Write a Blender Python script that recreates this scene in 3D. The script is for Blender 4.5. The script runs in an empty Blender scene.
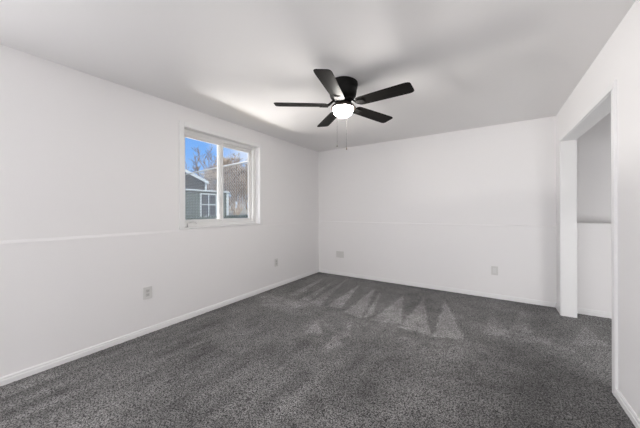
import bpy, bmesh, math, random
import numpy as np
from mathutils import Vector, Matrix

# ------------------------------------------------------------------ camera, sky, lights, exposure
C = bpy.context.scene.collection
SC = bpy.context.scene
PI = math.pi
R_ = math.radians

cam_d = bpy.data.cameras.new('camera')
cam = bpy.data.objects.new('camera', cam_d)
C.objects.link(cam)
cam_d.sensor_width = 36.0
cam_d.lens = 260.7 * 36.0 / 640.0
cam_d.shift_y = -3.07 / 640.0
cam_d.clip_start = 0.02
cam_d.clip_end = 400
cam.matrix_world = (Matrix.Translation((0, 0, 1.2)) @ Matrix.Rotation(0.579, 4, 'Z')
                    @ Matrix.Rotation(PI / 2, 4, 'X') @ Matrix.Rotation(-0.0033, 4, 'Z'))
SC.camera = cam

SC.view_settings.view_transform = 'Standard'
SC.view_settings.look = 'None'
SC.view_settings.gamma = 1.0
SC.view_settings.use_curve_mapping = False
SC.view_settings.exposure = 0.20

SKY_STRENGTH = 0.95
SUN_STRENGTH = 3.1
LIGHTS = {   # name: (location, euler, size_x, size_y, watts, colour)
    'fill_rear_left': ((-2.76, -1.5, 1.50), (R_(107), 0, -PI/2), 1.6, 1.15, 64, (0.975, 0.975, 1)),  # added fill lamp behind the camera; the wall has no window here
    'fill_rear': ((-1.1, -3.12, 1.2), (PI/2, 0, 0), 2.8, 1.9, 38, (1, 0.98, 0.99)),  # broad fill lamp added at the rear wall, which has no door
    'sunlit_yard_bounce': ((-5.05, 1.75, 0.91), (0, R_(244), 0), 0.2, 2.8, 165, (1, 0.95, 0.93)),
    'fill_hall': ((1.55, 2.0, 0.6), (R_(84), 0, R_(8)), 0.9, 0.9, 14, (1, 0.985, 0.985)),  # unseen lamp added to brighten the hall and its back wall
}
GLOBE_STRENGTH = 105.0

w = bpy.data.worlds.new('sky')
SC.world = w
w.use_nodes = True
nt = w.node_tree
nt.nodes.clear()
def wn(t, **k):
    n = nt.nodes.new(t)
    for a, v in k.items(): setattr(n, a, v)
    return n
wo = wn('ShaderNodeOutputWorld')
bg = wn('ShaderNodeBackground')
bg.inputs['Strength'].default_value = SKY_STRENGTH
tc = wn('ShaderNodeTexCoord')
sep = wn('ShaderNodeSeparateXYZ')
nt.links.new(tc.outputs['Generated'], sep.inputs[0])
grad = wn('ShaderNodeValToRGB')
el = grad.color_ramp.elements
el[0].position, el[0].color = 0.0, (0.52, 0.66, 0.86, 1)
el[1].position, el[1].color = 0.5, (0.10, 0.26, 0.72, 1)
e = el.new(0.20); e.color = (0.22, 0.46, 0.94, 1)
nt.links.new(sep.outputs['Z'], grad.inputs[0])
mp = wn('ShaderNodeMapping')
mp.inputs['Scale'].default_value = (3.0, 3.0, 9.0)
nt.links.new(tc.outputs['Generated'], mp.inputs[0])
nz = wn('ShaderNodeTexNoise')
nz.inputs['Scale'].default_value = 1.6
nz.inputs['Detail'].default_value = 7
nz.inputs['Roughness'].default_value = 0.50
nt.links.new(mp.outputs[0], nz.inputs['Vector'])
cr = wn('ShaderNodeValToRGB')
cr.color_ramp.elements[0].position = 0.42
cr.color_ramp.elements[0].color = (0, 0, 0, 1)
cr.color_ramp.elements[1].position = 0.72
cr.color_ramp.elements[1].color = (0.8, 0.8, 0.8, 1)
nt.links.new(nz.outputs[0], cr.inputs[0])
mx = wn('ShaderNodeMixRGB')
mx.inputs[2].default_value = (0.86, 0.88, 0.95, 1)
nt.links.new(cr.outputs[0], mx.inputs[0])
nt.links.new(grad.outputs[0], mx.inputs[1])
nt.links.new(mx.outputs[0], bg.inputs[0])
nt.links.new(bg.outputs[0], wo.inputs[0])

sd = bpy.data.lights.new('sun', 'SUN')
sd.energy = SUN_STRENGTH
sd.angle = R_(0.6)
sd.color = (1.0, 0.95, 0.86)
sun = bpy.data.objects.new('sun', sd)
C.objects.link(sun)
sun.rotation_euler = Vector((-0.74, 0.34, -0.58)).to_track_quat('-Z', 'Y').to_euler()

for n, (loc, rot, sx, sy, watts, col) in LIGHTS.items():
    ld = bpy.data.lights.new(n, 'AREA')
    ld.shape = 'RECTANGLE'
    ld.size, ld.size_y = sx, sy
    ld.energy = watts
    ld.color = col
    lo = bpy.data.objects.new(n, ld)
    C.objects.link(lo)
    lo.location, lo.rotation_euler = loc, rot

# ------------------------------------------------------------------ helpers
def mat(name, col, rough=0.5, metal=0.0, spec=0.5, noise=0.0, scale=20.0, bump=0.0, bscale=60.0, emit=None):
    m = bpy.data.materials.new(name)
    m.use_nodes = True
    t = m.node_tree
    b = t.nodes['Principled BSDF']
    b.inputs['Base Color'].default_value = (*col, 1)
    b.inputs['Roughness'].default_value = rough
    b.inputs['Metallic'].default_value = metal
    b.inputs['Specular IOR Level'].default_value = spec
    co = t.nodes.new('ShaderNodeTexCoord')
    if noise:
        n = t.nodes.new('ShaderNodeTexNoise')
        n.inputs['Scale'].default_value = scale
        n.inputs['Detail'].default_value = 4
        t.links.new(co.outputs['Object'], n.inputs['Vector'])
        r = t.nodes.new('ShaderNodeValToRGB')
        r.color_ramp.elements[0].position = 0.3
        r.color_ramp.elements[1].position = 0.7
        r.color_ramp.elements[0].color = (*[max(0, c * (1 - noise)) for c in col], 1)
        r.color_ramp.elements[1].color = (*[min(1, c * (1 + noise)) for c in col], 1)
        t.links.new(n.outputs[0], r.inputs[0])
        t.links.new(r.outputs[0], b.inputs['Base Color'])
    if bump:
        n2 = t.nodes.new('ShaderNodeTexNoise')
        n2.inputs['Scale'].default_value = bscale
        n2.inputs['Detail'].default_value = 3
        t.links.new(co.outputs['Object'], n2.inputs['Vector'])
        bp = t.nodes.new('ShaderNodeBump')
        bp.inputs['Strength'].default_value = bump
        bp.inputs['Distance'].default_value = 0.01
        t.links.new(n2.outputs[0], bp.inputs['Height'])
        t.links.new(bp.outputs[0], b.inputs['Normal'])
    if emit:
        b.inputs['Emission Color'].default_value = (*emit[0], 1)
        b.inputs['Emission Strength'].default_value = emit[1]
    return m

def link(name, bm, m, parent=None, smooth=False, kind=None):
    me = bpy.data.meshes.new(name)
    bmesh.ops.recalc_face_normals(bm, faces=bm.faces[:])
    bm.to_mesh(me)
    bm.free()
    if m: me.materials.append(m)
    if smooth:
        for p in me.polygons: p.use_smooth = True
    o = bpy.data.objects.new(name, me)
    C.objects.link(o)
    if parent: o.parent = parent
    if kind: o['kind'] = kind
    return o

def box(bm, x0, x1, y0, y1, z0, z1, M=None):
    vs = [bm.verts.new(v) for v in ((x0, y0, z0), (x1, y0, z0), (x1, y1, z0), (x0, y1, z0),
                                    (x0, y0, z1), (x1, y0, z1), (x1, y1, z1), (x0, y1, z1))]
    if M is not None:
        for v in vs: v.co = M @ v.co
    for f in ((3, 2, 1, 0), (4, 5, 6, 7), (0, 1, 5, 4), (1, 2, 6, 5), (2, 3, 7, 6), (3, 0, 4, 7)):
        bm.faces.new([vs[i] for i in f])
    return vs

def bevbox(bm, x0, x1, y0, y1, z0, z1, r=0.003, seg=2, M=None):
    b2 = bmesh.new()
    box(b2, x0, x1, y0, y1, z0, z1)
    bmesh.ops.bevel(b2, geom=b2.edges[:] , offset=r, segments=seg, affect='EDGES', profile=0.5)
    merge(bm, b2, M)

def merge(bm, b2, M=None):
    mp_ = {}
    for v in b2.verts:
        mp_[v] = bm.verts.new(M @ v.co if M is not None else v.co)
    for f in b2.faces:
        try: bm.faces.new([mp_[v] for v in f.verts])
        except ValueError: pass
    b2.free()

def lathe(bm, prof, n=40, c=(0, 0, 0)):
    rings = []
    for r, z in prof:
        if r < 1e-6:
            rings.append([bm.verts.new((c[0], c[1], c[2] + z))])
        else:
            rings.append([bm.verts.new((c[0] + r * math.cos(2*PI*k/n), c[1] + r * math.sin(2*PI*k/n), c[2] + z)) for k in range(n)])
    for a, b in zip(rings, rings[1:]):
        for k in range(n):
            k2 = (k + 1) % n
            if len(a) == 1 and len(b) == 1: continue
            if len(a) == 1: bm.faces.new((a[0], b[k], b[k2]))
            elif len(b) == 1: bm.faces.new((a[k], a[k2], b[0]))
            else: bm.faces.new((a[k], a[k2], b[k2], b[k]))

def tube(bm, pts, r, n=6, r_end=None):
    pts = [Vector(p) for p in pts]
    rings = []
    m_ = len(pts)
    up = None
    for i, p in enumerate(pts):
        d = (pts[min(i + 1, m_ - 1)] - pts[max(i - 1, 0)]).normalized()
        if up is None:
            up = d.orthogonal().normalized()
        else:
            up = (up - d * up.dot(d))
            up = up.normalized() if up.length > 1e-6 else d.orthogonal().normalized()
        s = d.cross(up)
        rr = r if r_end is None else r + (r_end - r) * i / (m_ - 1)
        rings.append([bm.verts.new(p + (up * math.cos(2*PI*k/n) + s * math.sin(2*PI*k/n)) * rr) for k in range(n)])
    for a, b in zip(rings, rings[1:]):
        for k in range(n):
            k2 = (k + 1) % n
            bm.faces.new((a[k], a[k2], b[k2], b[k]))
    bm.faces.new(rings[0][::-1])
    bm.faces.new(rings[-1])

def prism(bm, outline, axis, a, b):
    """outline: 2-D points extruded along an axis from a to b."""
    def P(u, v, t):
        return {'x': (t, u, v), 'y': (u, t, v), 'z': (u, v, t)}[axis]
    A = [bm.verts.new(P(u, v, a)) for u, v in outline]
    B_ = [bm.verts.new(P(u, v, b)) for u, v in outline]
    n = len(A)
    bm.faces.new(A[::-1]); bm.faces.new(B_)
    for k in range(n):
        bm.faces.new((A[k], A[(k + 1) % n], B_[(k + 1) % n], B_[k]))

def empty(name, loc=(0, 0, 0)):
    o = bpy.data.objects.new(name, None)
    o.location = loc
    o.empty_display_size = 0.1
    C.objects.link(o)
    return o

def tag(o, label, cat, group=None, kind=None):
    o['label'] = label
    o['category'] = cat
    if group: o['group'] = group
    if kind: o['kind'] = kind

def struct(name, bm, m, parent=None, smooth=False):
    return link(name, bm, m, parent, smooth, kind=None if parent else 'structure')

# ------------------------------------------------------------------ materials
M_wall = mat('wall_paint', (0.878, 0.868, 0.868), 0.75, spec=0.25, bump=0.035, bscale=140)
M_ceil = mat('ceiling_paint', (0.90, 0.89, 0.888), 0.9, spec=0.1, bump=0.06, bscale=90)
M_trim = mat('trim_paint', (0.86, 0.86, 0.86), 0.38, spec=0.4)
M_vinyl = mat('white_vinyl', (0.82, 0.82, 0.81), 0.35, spec=0.45)
M_plate = mat('wall_plate_plastic', (0.71, 0.705, 0.69), 0.4)
M_plate_in = mat('receptacle_plastic', (0.60, 0.595, 0.58), 0.35)
M_slot = mat('slot_dark', (0.12, 0.12, 0.12), 0.6)
M_fan = mat('fan_black_metal', (0.005, 0.0046, 0.0042), 0.6, spec=0.2)
M_bronze = mat('fan_bronze_metal', (0.035, 0.024, 0.018), 0.40)
M_chain = mat('chain_metal', (0.06, 0.055, 0.05), 0.6, metal=1.0)
M_fob = mat('fob_brown', (0.10, 0.075, 0.05), 0.4)
M_globe = mat('globe_lit_glass', (0.9, 0.9, 0.9), 0.3, emit=((1.0, 0.95, 0.90), GLOBE_STRENGTH))

def blade_material():
    m = bpy.data.materials.new('blade_dark_wood')
    m.use_nodes = True
    t = m.node_tree
    b = t.nodes['Principled BSDF']
    b.inputs['Roughness'].default_value = 0.55
    b.inputs['Specular IOR Level'].default_value = 0.12
    co = t.nodes.new('ShaderNodeTexCoord')
    mpn = t.nodes.new('ShaderNodeMapping')
    mpn.inputs['Scale'].default_value = (3, 60, 60)
    n = t.nodes.new('ShaderNodeTexNoise')
    n.inputs['Scale'].default_value = 1.0
    n.inputs['Detail'].default_value = 5
    r = t.nodes.new('ShaderNodeValToRGB')
    r.color_ramp.elements[0].position = 0.35
    r.color_ramp.elements[0].color = (0.004, 0.0037, 0.0034, 1)
    r.color_ramp.elements[1].position = 0.7
    r.color_ramp.elements[1].color = (0.012, 0.010, 0.0085, 1)
    t.links.new(co.outputs['Object'], mpn.inputs[0])
    t.links.new(mpn.outputs[0], n.inputs['Vector'])
    t.links.new(n.outputs[0], r.inputs[0])
    t.links.new(r.outputs[0], b.inputs['Base Color'])
    return m
M_blade = blade_material()

def glass_material():
    m = bpy.data.materials.new('window_glass')
    m.use_nodes = True
    t = m.node_tree
    t.nodes.clear()
    o = t.nodes.new('ShaderNodeOutputMaterial')
    tr = t.nodes.new('ShaderNodeBsdfTransparent')
    tr.inputs[0].default_value = (0.96, 0.97, 0.965, 1)
    gl = t.nodes.new('ShaderNodeBsdfGlossy')
    gl.inputs['Roughness'].default_value = 0.02
    fr = t.nodes.new('ShaderNodeFresnel')
    fr.inputs[0].default_value = 1.10
    mx_ = t.nodes.new('ShaderNodeMixShader')
    t.links.new(fr.outputs[0], mx_.inputs[0])
    t.links.new(tr.outputs[0], mx_.inputs[1])
    t.links.new(gl.outputs[0], mx_.inputs[2])
    t.links.new(mx_.outputs[0], o.inputs[0])
    return m
M_glass = glass_material()

def carpet_material():
    m = bpy.data.materials.new('carpet_charcoal')
    m.use_nodes = True
    t = m.node_tree
    b = t.nodes['Principled BSDF']
    b.inputs['Roughness'].default_value = 0.95
    b.inputs['Specular IOR Level'].default_value = 0.05
    b.inputs['Sheen Weight'].default_value = 0.15
    b.inputs['Sheen Roughness'].default_value = 0.6
    co = t.nodes.new('ShaderNodeTexCoord')
    def noise(scale, det, rough=0.6, vec=None):
        n = t.nodes.new('ShaderNodeTexNoise')
        n.inputs['Scale'].default_value = scale
        n.inputs['Detail'].default_value = det
        n.inputs['Roughness'].default_value = rough
        t.links.new(vec or co.outputs['Object'], n.inputs['Vector'])
        return n
    sp = noise(125, 3, 0.8)
    r = t.nodes.new('ShaderNodeValToRGB')
    r.color_ramp.elements[0].position = 0.435
    r.color_ramp.elements[0].color = (0.008, 0.0078, 0.0075, 1)
    r.color_ramp.elements[1].position = 0.58
    r.color_ramp.elements[1].color = (0.195, 0.192, 0.190, 1)
    t.links.new(sp.outputs[0], r.inputs[0])
    at = t.nodes.new('ShaderNodeAttribute')
    at.attribute_name = 'pile_lay'
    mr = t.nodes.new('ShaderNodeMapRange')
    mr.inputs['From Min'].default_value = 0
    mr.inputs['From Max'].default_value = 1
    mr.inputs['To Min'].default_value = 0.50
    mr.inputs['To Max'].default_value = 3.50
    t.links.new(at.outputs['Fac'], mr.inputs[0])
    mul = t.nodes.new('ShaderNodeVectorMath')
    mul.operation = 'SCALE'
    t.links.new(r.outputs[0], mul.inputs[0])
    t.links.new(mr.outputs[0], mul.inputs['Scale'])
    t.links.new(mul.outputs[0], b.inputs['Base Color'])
    bp = t.nodes.new('ShaderNodeBump')
    bp.inputs['Strength'].default_value = 0.5
    bp.inputs['Distance'].default_value = 0.006
    t.links.new(sp.outputs[0], bp.inputs['Height'])
    t.links.new(bp.outputs[0], b.inputs['Normal'])
    return m
M_carpet = carpet_material()

# ------------------------------------------------------------------ room shell
L, B, RX, H = -2.842, 4.2935, 0.682, 2.368      # left wall, back wall, right wall (lower faces), ceiling
STEP = 0.012                                     # the upper walls stand back behind the foundation ledge
LU, BU = L - 0.006, B + STEP
LEDGE = 1.0
OUT_X, OUT_Y = L - 0.24, B + 0.24
REAR = -3.2
RT = RX + 0.12                                  # far face of the right wall
HALL_X = 2.4
YJ, YN, DOOR_H = 3.99, 2.494, 1.9835            # doorway
WY0, WY1, WZ0, WZ1 = 1.598, 2.723, 1.018, 2.140  # window opening
FLOOR_Y1 = B + 0.2

# carpet (pile near and in front of the camera; plain backing strip further behind)
def build_carpet():
    s = 0.0135
    xs = np.arange(L - 0.02, HALL_X + 0.02, s)
    ys = np.arange(-0.6, B + 0.02, s)
    X, Y = np.meshgrid(xs, ys)
    rng = np.random.default_rng(4)
    Z = rng.uniform(-0.004, 0.0, X.shape)
    lay = np.full(X.shape, 0.30)
    def blob_noise(sx, sy, seed):
        g = np.random.default_rng(seed).uniform(-1, 1, (int((ys[-1]-ys[0])/sy)+4, int((xs[-1]-xs[0])/sx)+4))
        u = (X - xs[0]) / sx; v = (Y - ys[0]) / sy
        iu = u.astype(int); iv = v.astype(int); fu = u - iu; fv = v - iv
        fu = fu*fu*(3-2*fu); fv = fv*fv*(3-2*fv)
        return (g[iv, iu]*(1-fu)*(1-fv) + g[iv, iu+1]*fu*(1-fv) + g[iv+1, iu]*(1-fu)*fv + g[iv+1, iu+1]*fu*fv)
    n1 = blob_noise(0.42, 0.46, 1) * 0.6 + blob_noise(0.16, 0.18, 2) * 0.35 + blob_noise(0.07, 0.07, 5) * 0.35
    n2 = blob_noise(0.09, 0.9, 3) * 0.7 + blob_noise(0.04, 0.5, 7) * 0.4   # vacuum streaks along the room
    lay += 0.19 * n1
    front = np.clip((2.4 - Y) / 1.0, 0, 1)
    lay += 0.22 * n2 * front * np.clip((0.2 - X) / 1.5, 0.25, 1)
    # the paler stroke-end band in front of the back wall strokes
    band = np.exp(-((Y - 2.70 + 0.06*n1) / 0.30) ** 2) * np.clip((0.35 - X) / 0.6, 0, 1) * np.where(Y > 2.75, 0.35, 1.0)
    lay += 0.28 * band * (0.7 + 0.6 * n1)
    wj = 0.012 * blob_noise(0.05, 0.08, 9)
    def wedge(P, amt):
        (ax, ay), (bx, by), (cx, cy) = P
        def edge(x0, y0, x1, y1):
            ln = math.hypot(x1-x0, y1-y0)
            return ((x1-x0)*(Y-y0) - (y1-y0)*(X-x0)) / ln
        e = [edge(ax, ay, bx, by), edge(bx, by, cx, cy), edge(cx, cy, ax, ay)]
        if ((bx-ax)*(cy-ay) - (by-ay)*(cx-ax)) < 0: e = [-q for q in e]
        d = np.minimum(np.minimum(e[0], e[1]), e[2]) + wj
        return amt * np.clip(d / 0.022 + 0.5, 0, 1)
    W = [((-1.79, 3.94), (-1.73, 2.78), (-1.55, 2.85)), ((-1.50, 3.85), (-1.46, 2.76), (-1.21, 2.68)),
         ((-1.37, 3.76), (-1.20, 2.72), (-1.14, 2.84)), ((-1.04, 3.78), (-1.10, 2.71), (-0.79, 2.78)),
         ((-0.77, 3.77), (-0.79, 2.69), (-0.49, 2.68)), ((-0.52, 3.88), (-0.46, 2.68), (-0.21, 2.77))]
    W2 = [((0.01, 3.82), (-0.07, 2.98), (0.17, 3.06)), ((-2.10, 4.03), (-1.99, 2.79), (-1.82, 2.78)),
          ((-2.24, 3.89), (-2.16, 2.79), (-2.03, 2.83)), ((0.32, 3.99), (0.16, 3.23), (0.36, 3.28)),
          ((-2.50, 4.02), (-2.45, 2.90), (-2.29, 2.90)), ((-1.30, 2.26), (-1.22, 1.89), (-1.08, 2.04)),
          ((-1.62, 2.43), (-1.54, 2.06), (-1.39, 2.15)), ((-1.30, 2.64), (-1.20, 2.00), (-1.14, 2.27)),
          ((0.82, 3.79), (0.59, 3.16), (0.86, 3.33))]
    tot = np.zeros_like(X)
    for P in W: tot = np.maximum(tot, wedge(P, 0.44))
    for P in W2: tot = np.maximum(tot, wedge(P, 0.18 if P[0][0] > -0.1 else 0.30))
    lay += tot * (0.85 + 0.35 * n1)
    # darker patch by the doorway, and darker along the walls
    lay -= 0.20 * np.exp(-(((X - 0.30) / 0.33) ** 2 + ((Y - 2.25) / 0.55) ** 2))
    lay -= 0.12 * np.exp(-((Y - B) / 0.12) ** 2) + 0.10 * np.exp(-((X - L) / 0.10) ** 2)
    lay += 0.24 * np.exp(-(((X - 0.30) / 0.5) ** 2 + ((Y - 3.15) / 0.16) ** 2)) * (0.8 + n1)
    lay = np.clip(lay, 0, 1)
    ny, nx = X.shape
    co = np.stack([X, Y, Z], -1).reshape(-1, 3)
    idx = np.arange(nx * ny).reshape(ny, nx)
    f = np.stack([idx[:-1, :-1], idx[:-1, 1:], idx[1:, 1:], idx[1:, :-1]], -1).reshape(-1, 4)
    me = bpy.data.meshes.new('floor')
    me.vertices.add(len(co)); me.vertices.foreach_set('co', co.ravel())
    me.loops.add(f.size); me.loops.foreach_set('vertex_index', f.ravel().astype(np.int32))
    me.polygons.add(len(f))
    me.polygons.foreach_set('loop_start', np.arange(0, f.size, 4, dtype=np.int32))
    me.update(calc_edges=True)
    a = me.attributes.new('pile_lay', 'FLOAT', 'POINT')
    a.data.foreach_set('value', lay.ravel().astype(np.float32))
    me.polygons.foreach_set('use_smooth', np.ones(len(f), dtype=bool))
    me.materials.append(M_carpet)
    o = bpy.data.objects.new('floor', me)
    C.objects.link(o)
    o['kind'] = 'structure'
build_carpet()
bm = bmesh.new()
box(bm, OUT_X, HALL_X + 0.2, REAR - 0.2, OUT_Y + 0.2, -0.12, -0.006)
struct('floor_base', bm, mat('floor_backing', (0.08, 0.078, 0.074), 0.95, noise=0.4, scale=75))

bm = bmesh.new()
box(bm, OUT_X - 0.35, HALL_X + 0.3, REAR - 0.3, B + 0.55, H, H + 0.25)
struct('ceiling', bm, M_ceil)

bm = bmesh.new()      # left wall: thick foundation below, thinner framed wall above, with the window hole
Y0, Y1 = REAR - 0.2, OUT_Y
prism(bm, [(OUT_X, -0.05), (L, -0.05), (L, LEDGE - 0.022), (L - 0.0055, LEDGE), (OUT_X, LEDGE)], 'y', Y0, Y1)
box(bm, OUT_X, LU, Y0, WY0, LEDGE, H)
box(bm, OUT_X, LU, WY1, Y1, LEDGE, H)
box(bm, OUT_X, LU, WY0, WY1, WZ1, H)
box(bm, OUT_X, LU - 0.06, WY0, WY1, LEDGE, WZ0 - 0.012)
struct('wall_left', bm, M_wall)

bm = bmesh.new()      # back wall of the room
prism(bm, [(OUT_Y, -0.05), (B, -0.05), (B, LEDGE - 0.006), (B + 0.006, LEDGE), (OUT_Y, LEDGE)], 'x', L, RX + 0.0)
box(bm, LU, RX, BU, OUT_Y, LEDGE, H)
struct('wall_back', bm, M_wall)

bm = bmesh.new()      # right wall with the doorway
box(bm, RX, RT, REAR - 0.2, YN - 0.018, -0.05, H)
box(bm, RX, RT, YJ + 0.018, OUT_Y, -0.05, H)
box(bm, RX, RT, YN - 0.018, YJ + 0.018, DOOR_H + 0.018, H)
struct('wall_right', bm, M_wall)

bm = bmesh.new()
box(bm, OUT_X, HALL_X + 0.2, REAR - 0.2, REAR, -0.05, H)
struct('wall_rear', bm, M_wall)

HB = 4.19             # hall back wall, its lower half stands well proud of the upper half
bm = bmesh.new()
box(bm, RT, HALL_X, HB, OUT_Y + 0.2, -0.05, 1.05)
box(bm, RT, HALL_X, HB + 0.26, OUT_Y + 0.35, 1.05, H)
struct('wall_hall_back', bm, M_wall)
bm = bmesh.new()
box(bm, HALL_X, HALL_X + 0.15, REAR, OUT_Y + 0.2, -0.05, H)
struct('wall_hall_right', bm, M_wall)

# baseboards: stepped profile
def base_profile(h=0.054):
    return [(0, -0.01), (0.014, -0.01), (0.014, h * 0.58), (0.012, h * 0.63), (0.010, h * 0.66), (0.010, h * 0.88), (0.006, h), (0, h)]
bm = bmesh.new(); prism(bm, [(L + d, z) for d, z in base_profile()], 'y', REAR, B)
struct('baseboard_left', bm, M_trim)
bm = bmesh.new(); prism(bm, [(B - d, z) for d, z in base_profile()], 'x', L, RX)
struct('baseboard_back', bm, M_trim)
CAS_W, CAS_T = 0.052, 0.016
bm = bmesh.new()
prism(bm, [(RX - d, z) for d, z in base_profile()], 'y', REAR, YN - CAS_W)
prism(bm, [(RX - d, z) for d, z in base_profile()], 'y', YJ + CAS_W, B)
struct('baseboard_right', bm, M_trim)
bm = bmesh.new(); prism(bm, [(HB - d, z) for d, z in base_profile(0.062)], 'x', RT, HALL_X)
struct('baseboard_hall', bm, M_trim)

# doorway lining and casing
bm = bmesh.new()
bevbox(bm, RX - 0.004, RT + 0.004, YJ, YJ + 0.018, -0.01, DOOR_H + 0.018, 0.0015)
bevbox(bm, RX - 0.004, RT + 0.004, YN - 0.018, YN, -0.01, DOOR_H + 0.018, 0.0015)
bevbox(bm, RX - 0.004, RT + 0.004, YN, YJ, DOOR_H, DOOR_H + 0.018, 0.0015)
struct('trim_1', bm, M_trim)
bm = bmesh.new()
bevbox(bm, RX - CAS_T, RX + 0.002, YN - CAS_W, YN - 0.004, -0.01, DOOR_H + 0.004, 0.004, 3)
bevbox(bm, RX - CAS_T, RX + 0.002, YJ + 0.004, YJ + CAS_W, -0.01, DOOR_H + 0.004, 0.004, 3)
bevbox(bm, RX - CAS_T, RX + 0.002, YN - CAS_W, YJ + CAS_W, DOOR_H + 0.004, DOOR_H + CAS_W, 0.004, 3)
struct('trim_2', bm, M_trim)

# ------------------------------------------------------------------ window
win = empty('window_1', (LU, (WY0 + WY1) / 2, WZ0))
win['kind'] = 'structure'
win_loc = win.location.copy()
def wpart(name, bm, m, parent=win, smooth=False):
    o = link(name, bm, m, None, smooth)
    o.parent = parent
    if parent is win: o.matrix_parent_inverse = Matrix.Translation(-win_loc)
    return o
JX = LU - 0.075       # room face of the window frame
bm = bmesh.new()      # flat casing boards on three sides
cw, ct = 0.055, 0.013
bevbox(bm, LU - 0.001, LU + ct, WY0 - cw, WY0, LEDGE, WZ1 + cw, 0.003)
bevbox(bm, LU - 0.001, LU + ct, WY1, WY1 + cw, LEDGE, WZ1 + cw, 0.003)
bevbox(bm, LU - 0.001, LU + ct, WY0, WY1, WZ1, WZ1 + cw, 0.003)
wpart('window_casing', bm, M_trim)
bm = bmesh.new()      # jamb extension boards
bevbox(bm, JX, LU + 0.006, WY0 - 0.012, WY0 + 0.002, WZ0, WZ1 + 0.01, 0.002)
bevbox(bm, JX, LU + 0.006, WY1 - 0.002, WY1 + 0.012, WZ0, WZ1 + 0.01, 0.002)
bevbox(bm, JX, LU + 0.006, WY0, WY1, WZ1 - 0.002, WZ1 + 0.012, 0.002)
wpart('window_jamb', bm, M_trim)
bm = bmesh.new()
bevbox(bm, JX - 0.01, L + 0.008, WY0 - cw, WY1 + cw, WZ0 - 0.016, WZ0, 0.004, 3)
wpart('window_sill', bm, M_trim)

def ringframe(bm, x0, x1, y0, y1, z0, z1, wl, wr, wb, wt, r=0.004):
    bevbox(bm, x0, x1, y0, y0 + wl, z0, z1, r)
    bevbox(bm, x0, x1, y1 - wr, y1, z0, z1, r)
    bevbox(bm, x0, x1, y0 + wl, y1 - wr, z0, z0 + wb, r)
    bevbox(bm, x0, x1, y0 + wl, y1 - wr, z1 - wt, z1, r)
bm = bmesh.new()
ringframe(bm, JX - 0.085, JX, WY0, WY1, WZ0, WZ1, 0.036, 0.048, 0.045, 0.045)
bevbox(bm, JX - 0.014, JX + 0.003, WY0, WY1, WZ0, WZ0 + 0.018, 0.003)
wpart('window_frame', bm, M_vinyl)
YM = 2.142
def sash(x0, x1, y0, y1, name='window_sash'):
    z0, z1 = WZ0 + 0.043, WZ1 - 0.043
    bm = bmesh.new()
    ringframe(bm, x0, x1, y0, y1, z0, z1, 0.030, 0.030, 0.028, 0.026)
    xg = x0 + 0.010
    ringframe(bm, xg - 0.005, xg + 0.006, y0 + 0.026, y1 - 0.026, z0 + 0.024, z1 - 0.022, 0.018, 0.018, 0.018, 0.018, 0.002)
    s_ = wpart(name, bm, M_vinyl)
    g = bmesh.new()
    xm = xg
    box(g, xm - 0.002, xm + 0.002, y0 + 0.04, y1 - 0.04, z0 + 0.038, z1 - 0.036)
    go = link('glass_pane', g, M_glass)
    go.parent = s_
    return s_
sash(JX - 0.040, JX - 0.010, WY0 + 0.026, YM + 0.030)
s2 = sash(JX - 0.076, JX - 0.044, YM - 0.022, WY1 - 0.040)
bm = bmesh.new()      # latch on the meeting stile
bevbox(bm, JX - 0.012, JX + 0.010, YM - 0.012, YM + 0.018, 1.56, 1.66, 0.005)
wpart('window_latch', bm, M_vinyl)
bm = bmesh.new()      # folded white lock lever lying on the lower left of the frame
tube(bm, [(JX + 0.022, 1.668 + 0.112 * (1 - math.cos(PI * k / 10)) / 2, WZ0 + 0.032 + 0.036 * math.sin(PI * k / 10)) for k in range(11)], 0.008, 8)
bevbox(bm, JX - 0.002, JX + 0.028, 1.670, 1.795, WZ0, WZ0 + 0.034, 0.006)
wpart('window_handle', bm, M_vinyl, smooth=False)

# ------------------------------------------------------------------ ceiling fan
FX, FY = -1.126, 2.113
fan = empty('ceiling_fan', (FX, FY, H))
tag(fan, 'black five-blade flush-mount ceiling fan with a lit white bowl light', 'ceiling fan')
def fpart(name, bm, m, parent=fan, smooth=True):
    o = link(name, bm, m, None, smooth)
    o.parent = parent
    return o
bm = bmesh.new()      # z is measured down from the ceiling
lathe(bm, [(0.0, 0.0), (0.126, 0.0), (0.134, -0.006), (0.135, -0.020), (0.131, -0.050), (0.130, -0.056), (0.126, -0.058), (0.125, -0.075),
           (0.121, -0.105), (0.116, -0.125), (0.104, -0.138), (0.080, -0.144), (0.0, -0.144)], 48)
fpart('motor_housing', bm, M_fan)
bm = bmesh.new()
lathe(bm, [(0.0, -0.140), (0.072, -0.142), (0.078, -0.148), (0.078, -0.166), (0.070, -0.172), (0.0, -0.172)], 40)
fpart('rotor_hub', bm, M_fan)
bm = bmesh.new()
lathe(bm, [(0.0, -0.170), (0.044, -0.170), (0.046, -0.180), (0.060, -0.190), (0.082, -0.199), (0.100, -0.210), (0.107, -0.221),
           (0.109, -0.232), (0.107, -0.236), (0.098, -0.234), (0.0, -0.232)], 48)
fit = fpart('light_fitter', bm, M_bronze)
for k in range(3):    # thumb screws that hold the bowl
    a = R_(20 + 120 * k)
    bm = bmesh.new()
    tube(bm, [(0.104 * math.cos(a), 0.104 * math.sin(a), -0.230), (0.118 * math.cos(a), 0.118 * math.sin(a), -0.230)], 0.005, 8)
    fpart('thumb_screw', bm, M_bronze, fit)
bm = bmesh.new()
lathe(bm, [(0.092 * math.cos(t), -0.238 - 0.077 * math.sin(t)) for t in [PI / 2 * k / 14 for k in range(14)]] + [(0.0, -0.315)], 48)
gl_o = fpart('light_bowl', bm, M_globe)
gl_o['label'] = 'glowing white glass bowl'

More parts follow.
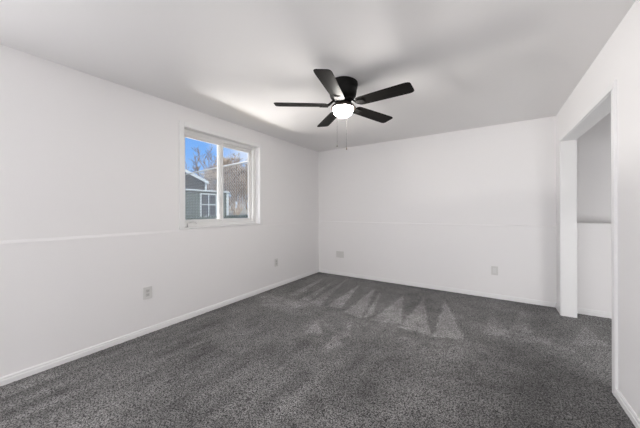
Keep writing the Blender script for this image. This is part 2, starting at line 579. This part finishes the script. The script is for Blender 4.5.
def blade_mesh():
    # outline in (r, w): rounded root, widening a little, square tip with rounded corners
    up = [(0.140, 0.020), (0.144, 0.040), (0.154, 0.052), (0.175, 0.059), (0.30, 0.062), (0.45, 0.066), (0.590, 0.069),
          (0.612, 0.066), (0.624, 0.056), (0.628, 0.042)]
    out = up + [(r, -v) for r, v in up[::-1]]
    b2 = bmesh.new()
    prism(b2, out, 'z', -0.003, 0.003)
    bmesh.ops.bevel(b2, geom=[e_ for e_ in b2.edges if abs(e_.verts[0].co.z - e_.verts[1].co.z) < 1e-6], offset=0.0015, segments=1, affect='EDGES')
    return b2
def iron_mesh():
    b2 = bmesh.new()
    # arm from the hub dropping to the blade, then a spread plate under the root
    prof = [(0.060, 0.042), (0.090, 0.040), (0.108, 0.022), (0.125, 0.006), (0.145, -0.005)]
    for s in (-1, 1):
        tube(b2, [(r, s * (0.012 + 0.10 * max(0, r - 0.10)), z) for r, z in prof], 0.0075, 8)
    bevbox(b2, 0.135, 0.215, -0.034, 0.034, -0.0095, -0.0035, 0.002)
    for (r, v) in ((0.158, 0.022), (0.158, -0.022), (0.200, 0.0)):
        lathe(b2, [(0.0, -0.0125), (0.005, -0.0115), (0.0055, -0.0095), (0.0, -0.0095)], 10, (r, v, 0))
    return b2
bl_me = bi_me = None
TILT = Vector((0, 0, 1)).rotation_difference(Vector((0.016, 0.018, 1)).normalized()).to_matrix().to_4x4()   # the rotor hangs a touch out of level
for k in range(5):
    ang = R_(212.4 + 72 * k)
    Mx = Matrix.Translation((0, 0, 2.164 - H)) @ TILT @ Matrix.Rotation(ang, 4, 'Z')
    if k == 0:
        bl = fpart('blade', blade_mesh(), M_blade, smooth=False); bl_me = bl.data
        bi = fpart('blade_iron', iron_mesh(), M_fan, bl, smooth=False); bi_me = bi.data
    else:
        bl = bpy.data.objects.new('blade', bl_me); C.objects.link(bl); bl.parent = fan
        bi = bpy.data.objects.new('blade_iron', bi_me); C.objects.link(bi); bi.parent = bl
    bl.matrix_local = Mx @ Matrix.Rotation(R_(-10), 4, 'X')
    bi.matrix_local = Matrix.Rotation(R_(8), 4, 'X')
# pull chains
Fv = Vector((-math.sin(0.579), math.cos(0.579), 0)); Rv = Vector((math.cos(0.579), math.sin(0.579), 0))
for lat, dep, z1, fob in ((-0.049, 0.090, 1.832, 0.026), (0.041, 0.092, 1.812, 0.034)):
    p = Rv * lat + Fv * dep
    bm = bmesh.new()
    z = -0.236
    zz = z1 - H
    tube(bm, [(p.x, p.y, z), (p.x, p.y, (z + zz) / 2), (p.x, p.y, zz)], 0.0008, 6)
    zb = z
    while zb > zz:      # ball links
        bmesh.ops.create_uvsphere(bm, u_segments=6, v_segments=4, radius=0.0015, matrix=Matrix.Translation((p.x, p.y, zb)))
        zb -= 0.006
    ch = fpart('pull_chain', bm, M_chain)
    bm = bmesh.new()
    lathe(bm, [(0.0, 0.0), (0.002, -0.001), (0.0035, -fob * 0.4), (0.0055, -fob * 0.75), (0.004, -fob * 0.95), (0.0, -fob)], 12, (p.x, p.y, zz))
    fpart('pull_fob', bm, M_fob, ch)

# ------------------------------------------------------------------ wall plates
def plate(name, center, normal, w_, h_, kind, label):
    """normal '+x' for the left wall, '-y' for the back wall; local x = across, local y = up, local z = out of the wall"""
    o = empty(name, center)
    o.rotation_euler = (PI / 2, 0, PI / 2) if normal == '+x' else (PI / 2, 0, 0)
    tag(o, label, 'outlet' if kind != 'blank' else 'wall plate', 'wall plates above the baseboard')
    b2 = bmesh.new()
    bevbox(b2, -w_/2, w_/2, -h_/2, h_/2, 0.0, 0.007, 0.0028, 3)
    fp = link('face_plate', b2, M_plate, o)
    def scr(x, y):
        b3 = bmesh.new()
        lathe(b3, [(0.0, 0.0085), (0.003, 0.008), (0.0036, 0.0068), (0.0, 0.0068)], 10, (x, y, 0))
        link('screw', b3, M_plate_in, o)
    if kind == 'duplex':
        for s in (-1, 1):
            b3 = bmesh.new()
            bevbox(b3, -0.0165, 0.0165, s*0.0195 - 0.0145, s*0.0195 + 0.0145, 0.004, 0.009, 0.002, 2)
            rc = link('receptacle', b3, M_plate_in, o)
            for x in (-0.0065, 0.0065):
                b4 = bmesh.new()
                box(b4, x - 0.0012, x + 0.0012, s*0.0195 - 0.001, s*0.0195 + 0.008, 0.0085, 0.0093)
                link('slot', b4, M_slot, rc)
            b4 = bmesh.new()
            lathe(b4, [(0.0026, 0.0085), (0.0026, 0.0093), (0.0, 0.0093)], 10, (0, s*0.0195 - 0.0075, 0))
            link('ground_hole', b4, M_slot, rc)
        scr(0, 0)
    elif kind == 'rocker':
        b3 = bmesh.new()
        bevbox(b3, -0.0165, 0.0165, -0.0335, 0.0335, 0.004, 0.0095, 0.002, 2)
        rc = link('receptacle', b3, mat('rocker_plastic', (0.76, 0.76, 0.75), 0.4), o)
        for s in (-1, 1):
            for x in (-0.0065, 0.0065):
                b4 = bmesh.new()
                box(b4, x - 0.001, x + 0.001, s*0.018 - 0.002, s*0.018 + 0.006, 0.009, 0.0098)
                link('slot', b4, M_plate_in, rc)
        scr(0, 0.048); scr(0, -0.048)
    elif kind == 'blank':
        for x in (-0.023, 0.023):
            scr(x, 0.042); scr(x, -0.042)
        b3 = bmesh.new()
        bevbox(b3, -0.001, 0.001, -h_/2 + 0.004, h_/2 - 0.004, 0.0065, 0.0076, 0.0004, 1)
        link('seam', b3, M_plate_in, o)
    return o
plate('wall_outlet', (L, 1.2235, 0.397), '+x', 0.080, 0.118, 'duplex', 'off-white outlet on the left wall, nearest the camera, below and left of the window')
plate('wall_outlet', (L, 3.074, 0.386), '+x', 0.072, 0.122, 'duplex', 'off-white outlet on the left wall right of the window, near the far corner')
plate('wall_plate', (-2.360, B, 0.385), '-y', 0.160, 0.120, 'blank', 'wide double-width plate low on the back wall beside the left corner')
plate('wall_outlet', (0.0455, B, 0.376), '-y', 0.078, 0.120, 'rocker', 'off-white outlet low on the right half of the back wall')

# ------------------------------------------------------------------ outdoors, seen through the window
M_ground = mat('dry_grass_ground', (0.52, 0.44, 0.29), 0.95, noise=0.35, scale=6.0, bump=0.5, bscale=8)
M_siding = mat('shed_siding_paint', (0.085, 0.108, 0.090), 0.75, noise=0.12, scale=8)
M_gable = mat('gable_siding_dark', (0.016, 0.018, 0.016), 0.75, noise=0.15, scale=8)
M_shedtrim = mat('shed_trim_paint', (0.62, 0.66, 0.66), 0.55)
M_shedroof = mat('shed_roof_shingle', (0.20, 0.195, 0.19), 0.9, noise=0.3, scale=14)
M_shedglass = mat('shed_window_glass', (0.03, 0.035, 0.04), 0.15)
M_galv = mat('galvanised_steel', (0.68, 0.69, 0.69), 0.5, metal=0.15)
M_bark = mat('grey_brown_bark', (0.30, 0.24, 0.19), 0.9, noise=0.35, scale=9)
M_bark2 = mat('pale_tan_bark', (0.50, 0.41, 0.33), 0.9, noise=0.3, scale=9)
M_green = mat('dark_evergreen_leaf', (0.030, 0.050, 0.030), 0.7, noise=0.4, scale=14)

def gz(x):      # yard falls away from the house, then climbs to a dry bank
    d = max(0.0, -x - 3.0)
    if d < 12: return 0.82 - 0.10 * d / 12
    return 0.72 + 0.035 * (d - 12)
bm = bmesh.new()
xs = [OUT_X + 0.02 - 1.5 * k for k in range(36)]
ys = [-25 + 5 * k for k in range(20)]
g = [[bm.verts.new((x, y, gz(x))) for y in ys] for x in xs]
for i in range(len(xs) - 1):
    for j in range(len(ys) - 1):
        bm.faces.new((g[i][j], g[i][j+1], g[i+1][j+1], g[i+1][j]))
link('ground', bm, M_ground, smooth=True, kind='structure')

# chain-link fence running out from the house corner
FA = Vector((-5.06, 4.645, 0)); FB = Vector((-12.6, 5.51, 0))
FDIR = (FB - FA).normalized(); FLEN = (FB - FA).length
RAIL_Z = 2.505
fence = empty('chain_link_fence', (FA.x, FA.y, gz(FA.x)))
tag(fence, 'galvanised chain-link fence with a top rail outside the window', 'fence')
fo = Vector((FA.x, FA.y, gz(FA.x)))
bm = bmesh.new()
tube(bm, [FA + Vector((0, 0, RAIL_Z)) - fo, FB + Vector((0, 0, RAIL_Z)) - fo], 0.021, 10)
link('top_rail', bm, M_galv, fence, True)
bm = bmesh.new()
pitch = 0.115
zlo = gz(-12) + 0.02
vp = 0.095
nrow = int((RAIL_Z - zlo) / (vp / 2))
side = Vector((-FDIR.y, FDIR.x, 0))
for i in range(int(FLEN / pitch)):
    pts = []
    for j in range(nrow + 1):
        s = (i + (0.52 if j % 2 else 0.0 - 0.02)) * pitch
        p = FA + FDIR * s + side * (0.004 if j % 2 else -0.004)
        pts.append(Vector((p.x, p.y, RAIL_Z - 0.015 - j * vp / 2)) - fo)
    tube(bm, pts, 0.0088, 3)
link('wire_mesh', bm, M_galv, fence)
for s in (0.02, 2.35 + 2.3, FLEN - 0.02):
    p = FA + FDIR * s - side * 0.03
    bm = bmesh.new()
    tube(bm, [Vector((p.x, p.y, gz(p.x) - 0.1)) - fo, Vector((p.x, p.y, RAIL_Z - 0.02)) - fo], 0.026, 10)
    bmesh.ops.create_uvsphere(bm, u_segments=10, v_segments=6, radius=0.03, matrix=Matrix.Translation(Vector((p.x, p.y, RAIL_Z - 0.01)) - fo))
    link('fence_post', bm, M_galv, fence, True)

# garden shed: low front section with a window, taller gabled section behind it
SX = -15.0
shed = empty('garden_shed', (SX, 9.9, gz(SX)))
tag(shed, 'dark green garden shed with a pale four-pane window and gabled roof behind fence', 'shed')
so = Vector(shed.location)
def spart(name, bm, m, parent=shed):
    o = link(name, bm, m)
    o.parent = parent
    if parent is shed: o.matrix_parent_inverse = Matrix.Translation(-so)
    return o
bm = bmesh.new()
box(bm, SX - 1.3, SX, 6.0, 11.36, gz(SX) - 0.2, 2.44)
y = 6.0
while y < 11.3:       # board battens
    box(bm, SX, SX + 0.012, y, y + 0.035, gz(SX), 2.40)
    y += 0.22
spart('front_wall', bm, M_siding)
bm = bmesh.new(); bevbox(bm, SX - 1.3, SX + 0.16, 5.8, 11.5, 2.44, 2.53, 0.01)
spart('fascia', bm, M_shedtrim)
bm = bmesh.new(); bevbox(bm, SX - 0.05, SX + 0.04, 11.34, 11.50, gz(SX) - 0.1, 2.44, 0.01)
spart('corner_board', bm, M_shedtrim)
wy0, wy1, wz0, wz1 = 9.42, 10.56, 0.84, 2.32
bm = bmesh.new()
ringframe(bm, SX + 0.0, SX + 0.05, wy0, wy1, wz0, wz1, 0.075, 0.075, 0.08, 0.07, 0.005)
bevbox(bm, SX + 0.005, SX + 0.045, (wy0+wy1)/2 - 0.035, (wy0+wy1)/2 + 0.035, wz0 + 0.08, wz1 - 0.08, 0.005)
bevbox(bm, SX + 0.005, SX + 0.045, wy0 + 0.08, wy1 - 0.08, 1.585, 1.655, 0.005)
sw = spart('shed_window', bm, M_shedtrim)
sw['label'] = 'pale four-pane window frame'
bm = bmesh.new(); box(bm, SX + 0.014, SX + 0.022, wy0 + 0.05, wy1 - 0.05, wz0 + 0.05, wz1 - 0.05)
spart('window_glass', bm, M_shedglass, sw)
GX = SX - 1.3
apex_y, apex_z, right_y, right_z = 8.2, 4.15, 10.70, 3.19
bm = bmesh.new()
prism(bm, [(5.4, gz(GX) - 0.2), (right_y, gz(GX) - 0.2), (right_y, right_z - 0.02), (apex_y, apex_z - 0.02), (5.4, right_z)], 'x', GX - 4.0, GX)
spart('gable_wall', bm, M_gable)
sl = (right_z - apex_z) / (right_y - apex_y)
def roofslab(bm, x0, x1, t0, t1, ov):
    ye = right_y + ov
    prism(bm, [(apex_y, apex_z + t0), (ye, apex_z + sl * (ye - apex_y) + t0), (ye, apex_z + sl * (ye - apex_y) + t1), (apex_y, apex_z + t1)], 'x', x0, x1)
    yl = 5.1
    prism(bm, [(apex_y, apex_z + t0), (yl, apex_z + sl * (apex_y - yl) + t0), (yl, apex_z + sl * (apex_y - yl) + t1), (apex_y, apex_z + t1)], 'x', x0, x1)
bm = bmesh.new(); roofslab(bm, GX - 4.1, GX + 0.22, 0.0, 0.07, 0.04); spart('roof', bm, M_shedroof)
bm = bmesh.new(); roofslab(bm, GX + 0.20, GX + 0.25, -0.13, 0.05, 0.04); spart('rake_board', bm, M_shedtrim)
bm = bmesh.new(); bevbox(bm, GX - 0.02, GX + 0.03, right_y - 0.12, right_y + 0.03, 2.56, right_z, 0.01); spart('gable_corner_board', bm, M_shedtrim)

# bare trees
def tree(name, base, height, spread, seed, m, label, trunk_r, stems, depth=5, twig=0.019):
    rnd = random.Random(seed)
    o = empty(name, base)
    tag(o, label, 'tree', 'bare trees beyond the fence')
    tr = bmesh.new(); tw = bmesh.new()
    def grow(p, d, ln, r, lv):
        pts = [p]
        q = p.copy(); dd = d.copy()
        for _ in range(3):
            dd = (dd + Vector((rnd.uniform(-.22, .22), rnd.uniform(-.22, .22), rnd.uniform(-.06, .16)))).normalized()
            q = q + dd * ln / 3
            pts.append(q.copy())
        tube(tr if lv < 2 else tw, pts, r, 6 if lv < 2 else 3, r * 0.62)
        if lv >= depth: return
        n = rnd.choice((3, 3, 4)) if lv < depth - 1 else rnd.choice((3, 4, 5))
        for k in range(n):
            i = rnd.choice((1, 2, 3, 3)) if k else 3
            a = rnd.uniform(0, 2 * PI)
            ax = dd.orthogonal().normalized()
            ax.rotate(Matrix.Rotation(a, 3, dd))
            nd = (dd + ax * rnd.uniform(0.45, 1.0) * spread).normalized()
            nd.z += 0.10
            grow(pts[i], nd.normalized(), ln * rnd.uniform(0.58, 0.82), max(twig, r * rnd.uniform(0.5, 0.66)), lv + 1)
    for k in range(stems):
        a = 2 * PI * k / max(1, stems) + rnd.uniform(-.4, .4)
        t = 0.0 if stems == 1 else 0.38
        grow(Vector((0.1 * math.cos(a) * (stems > 1), 0.1 * math.sin(a) * (stems > 1), -0.15)),
             Vector((t * math.cos(a), t * math.sin(a), 1)).normalized(), height * 0.34, trunk_r, 0)
    link('trunk', tr, m, o, True)
    link('twigs', tw, m, o)
    return o
def at(px, py, d):
    u = (px - 320) / 260.7; v = (py - 210.93) / 260.7
    s, c = math.sin(0.579), math.cos(0.579)
    return Vector((d * (-s + u * c), d * (c + u * s), 1.2 - v * d))
p = at(236, 213, 22); p.z = gz(p.x)
tree('bare_tree', p, 5.0, 0.95, 11, M_bark2, 'bushy many-stemmed bare tree in the right-hand window pane', 0.06, 8, 6, 0.016)
p = at(226, 210, 37); p.z = gz(p.x)
tree('bare_tree', p, 9.0, 0.85, 5, M_bark, 'tall bare tree behind the window mullion', 0.16, 2, 5)
p = at(203, 205, 28); p.z = gz(p.x)
tree('bare_tree', p, 7.2, 0.8, 23, M_bark, 'thin bare tree rising behind the shed roof', 0.15, 1, 5, 0.017)
p = at(247, 211, 50); p.z = gz(p.x)
tree('bare_tree', p, 7.0, 0.9, 31, M_bark, 'small bare tree at the right edge of the window view', 0.10, 3, 5)

# low evergreen ground cover along the foot of the yard: nobody could count its sprigs
bm = bmesh.new()
rnd = random.Random(8)
for k in range(1500):
    x = SX + 1.2 + rnd.uniform(-1.4, 1.4); y = rnd.uniform(10.6, 16.0) if k % 3 else rnd.uniform(6.0, 16.0)
    if y < 11.7 and x < SX + 0.3: x = SX + 0.3 + rnd.uniform(0.05, 1.0)
    z = gz(x); h_ = rnd.uniform(0.10, 0.26)
    a = rnd.uniform(0, 2*PI); ww = rnd.uniform(0.05, 0.12)
    dx, dy = math.cos(a) * ww, math.sin(a) * ww
    t = Vector((x + rnd.uniform(-.08, .08), y + rnd.uniform(-.08, .08), z + h_))
    q = [bm.verts.new(v) for v in ((x - dx, y - dy, z - 0.02), (x + dy, y - dx, z - 0.02), (x + dx, y + dy, z - 0.02), (x - dy, y + dx, z - 0.02))]
    tv = bm.verts.new(t)
    for i in range(4): bm.faces.new((q[i], q[(i+1) % 4], tv))
gc = link('ground_cover', bm, M_green)
tag(gc, 'dark evergreen ground cover along the foot of the yard beyond the fence', 'ground cover', kind='stuff')
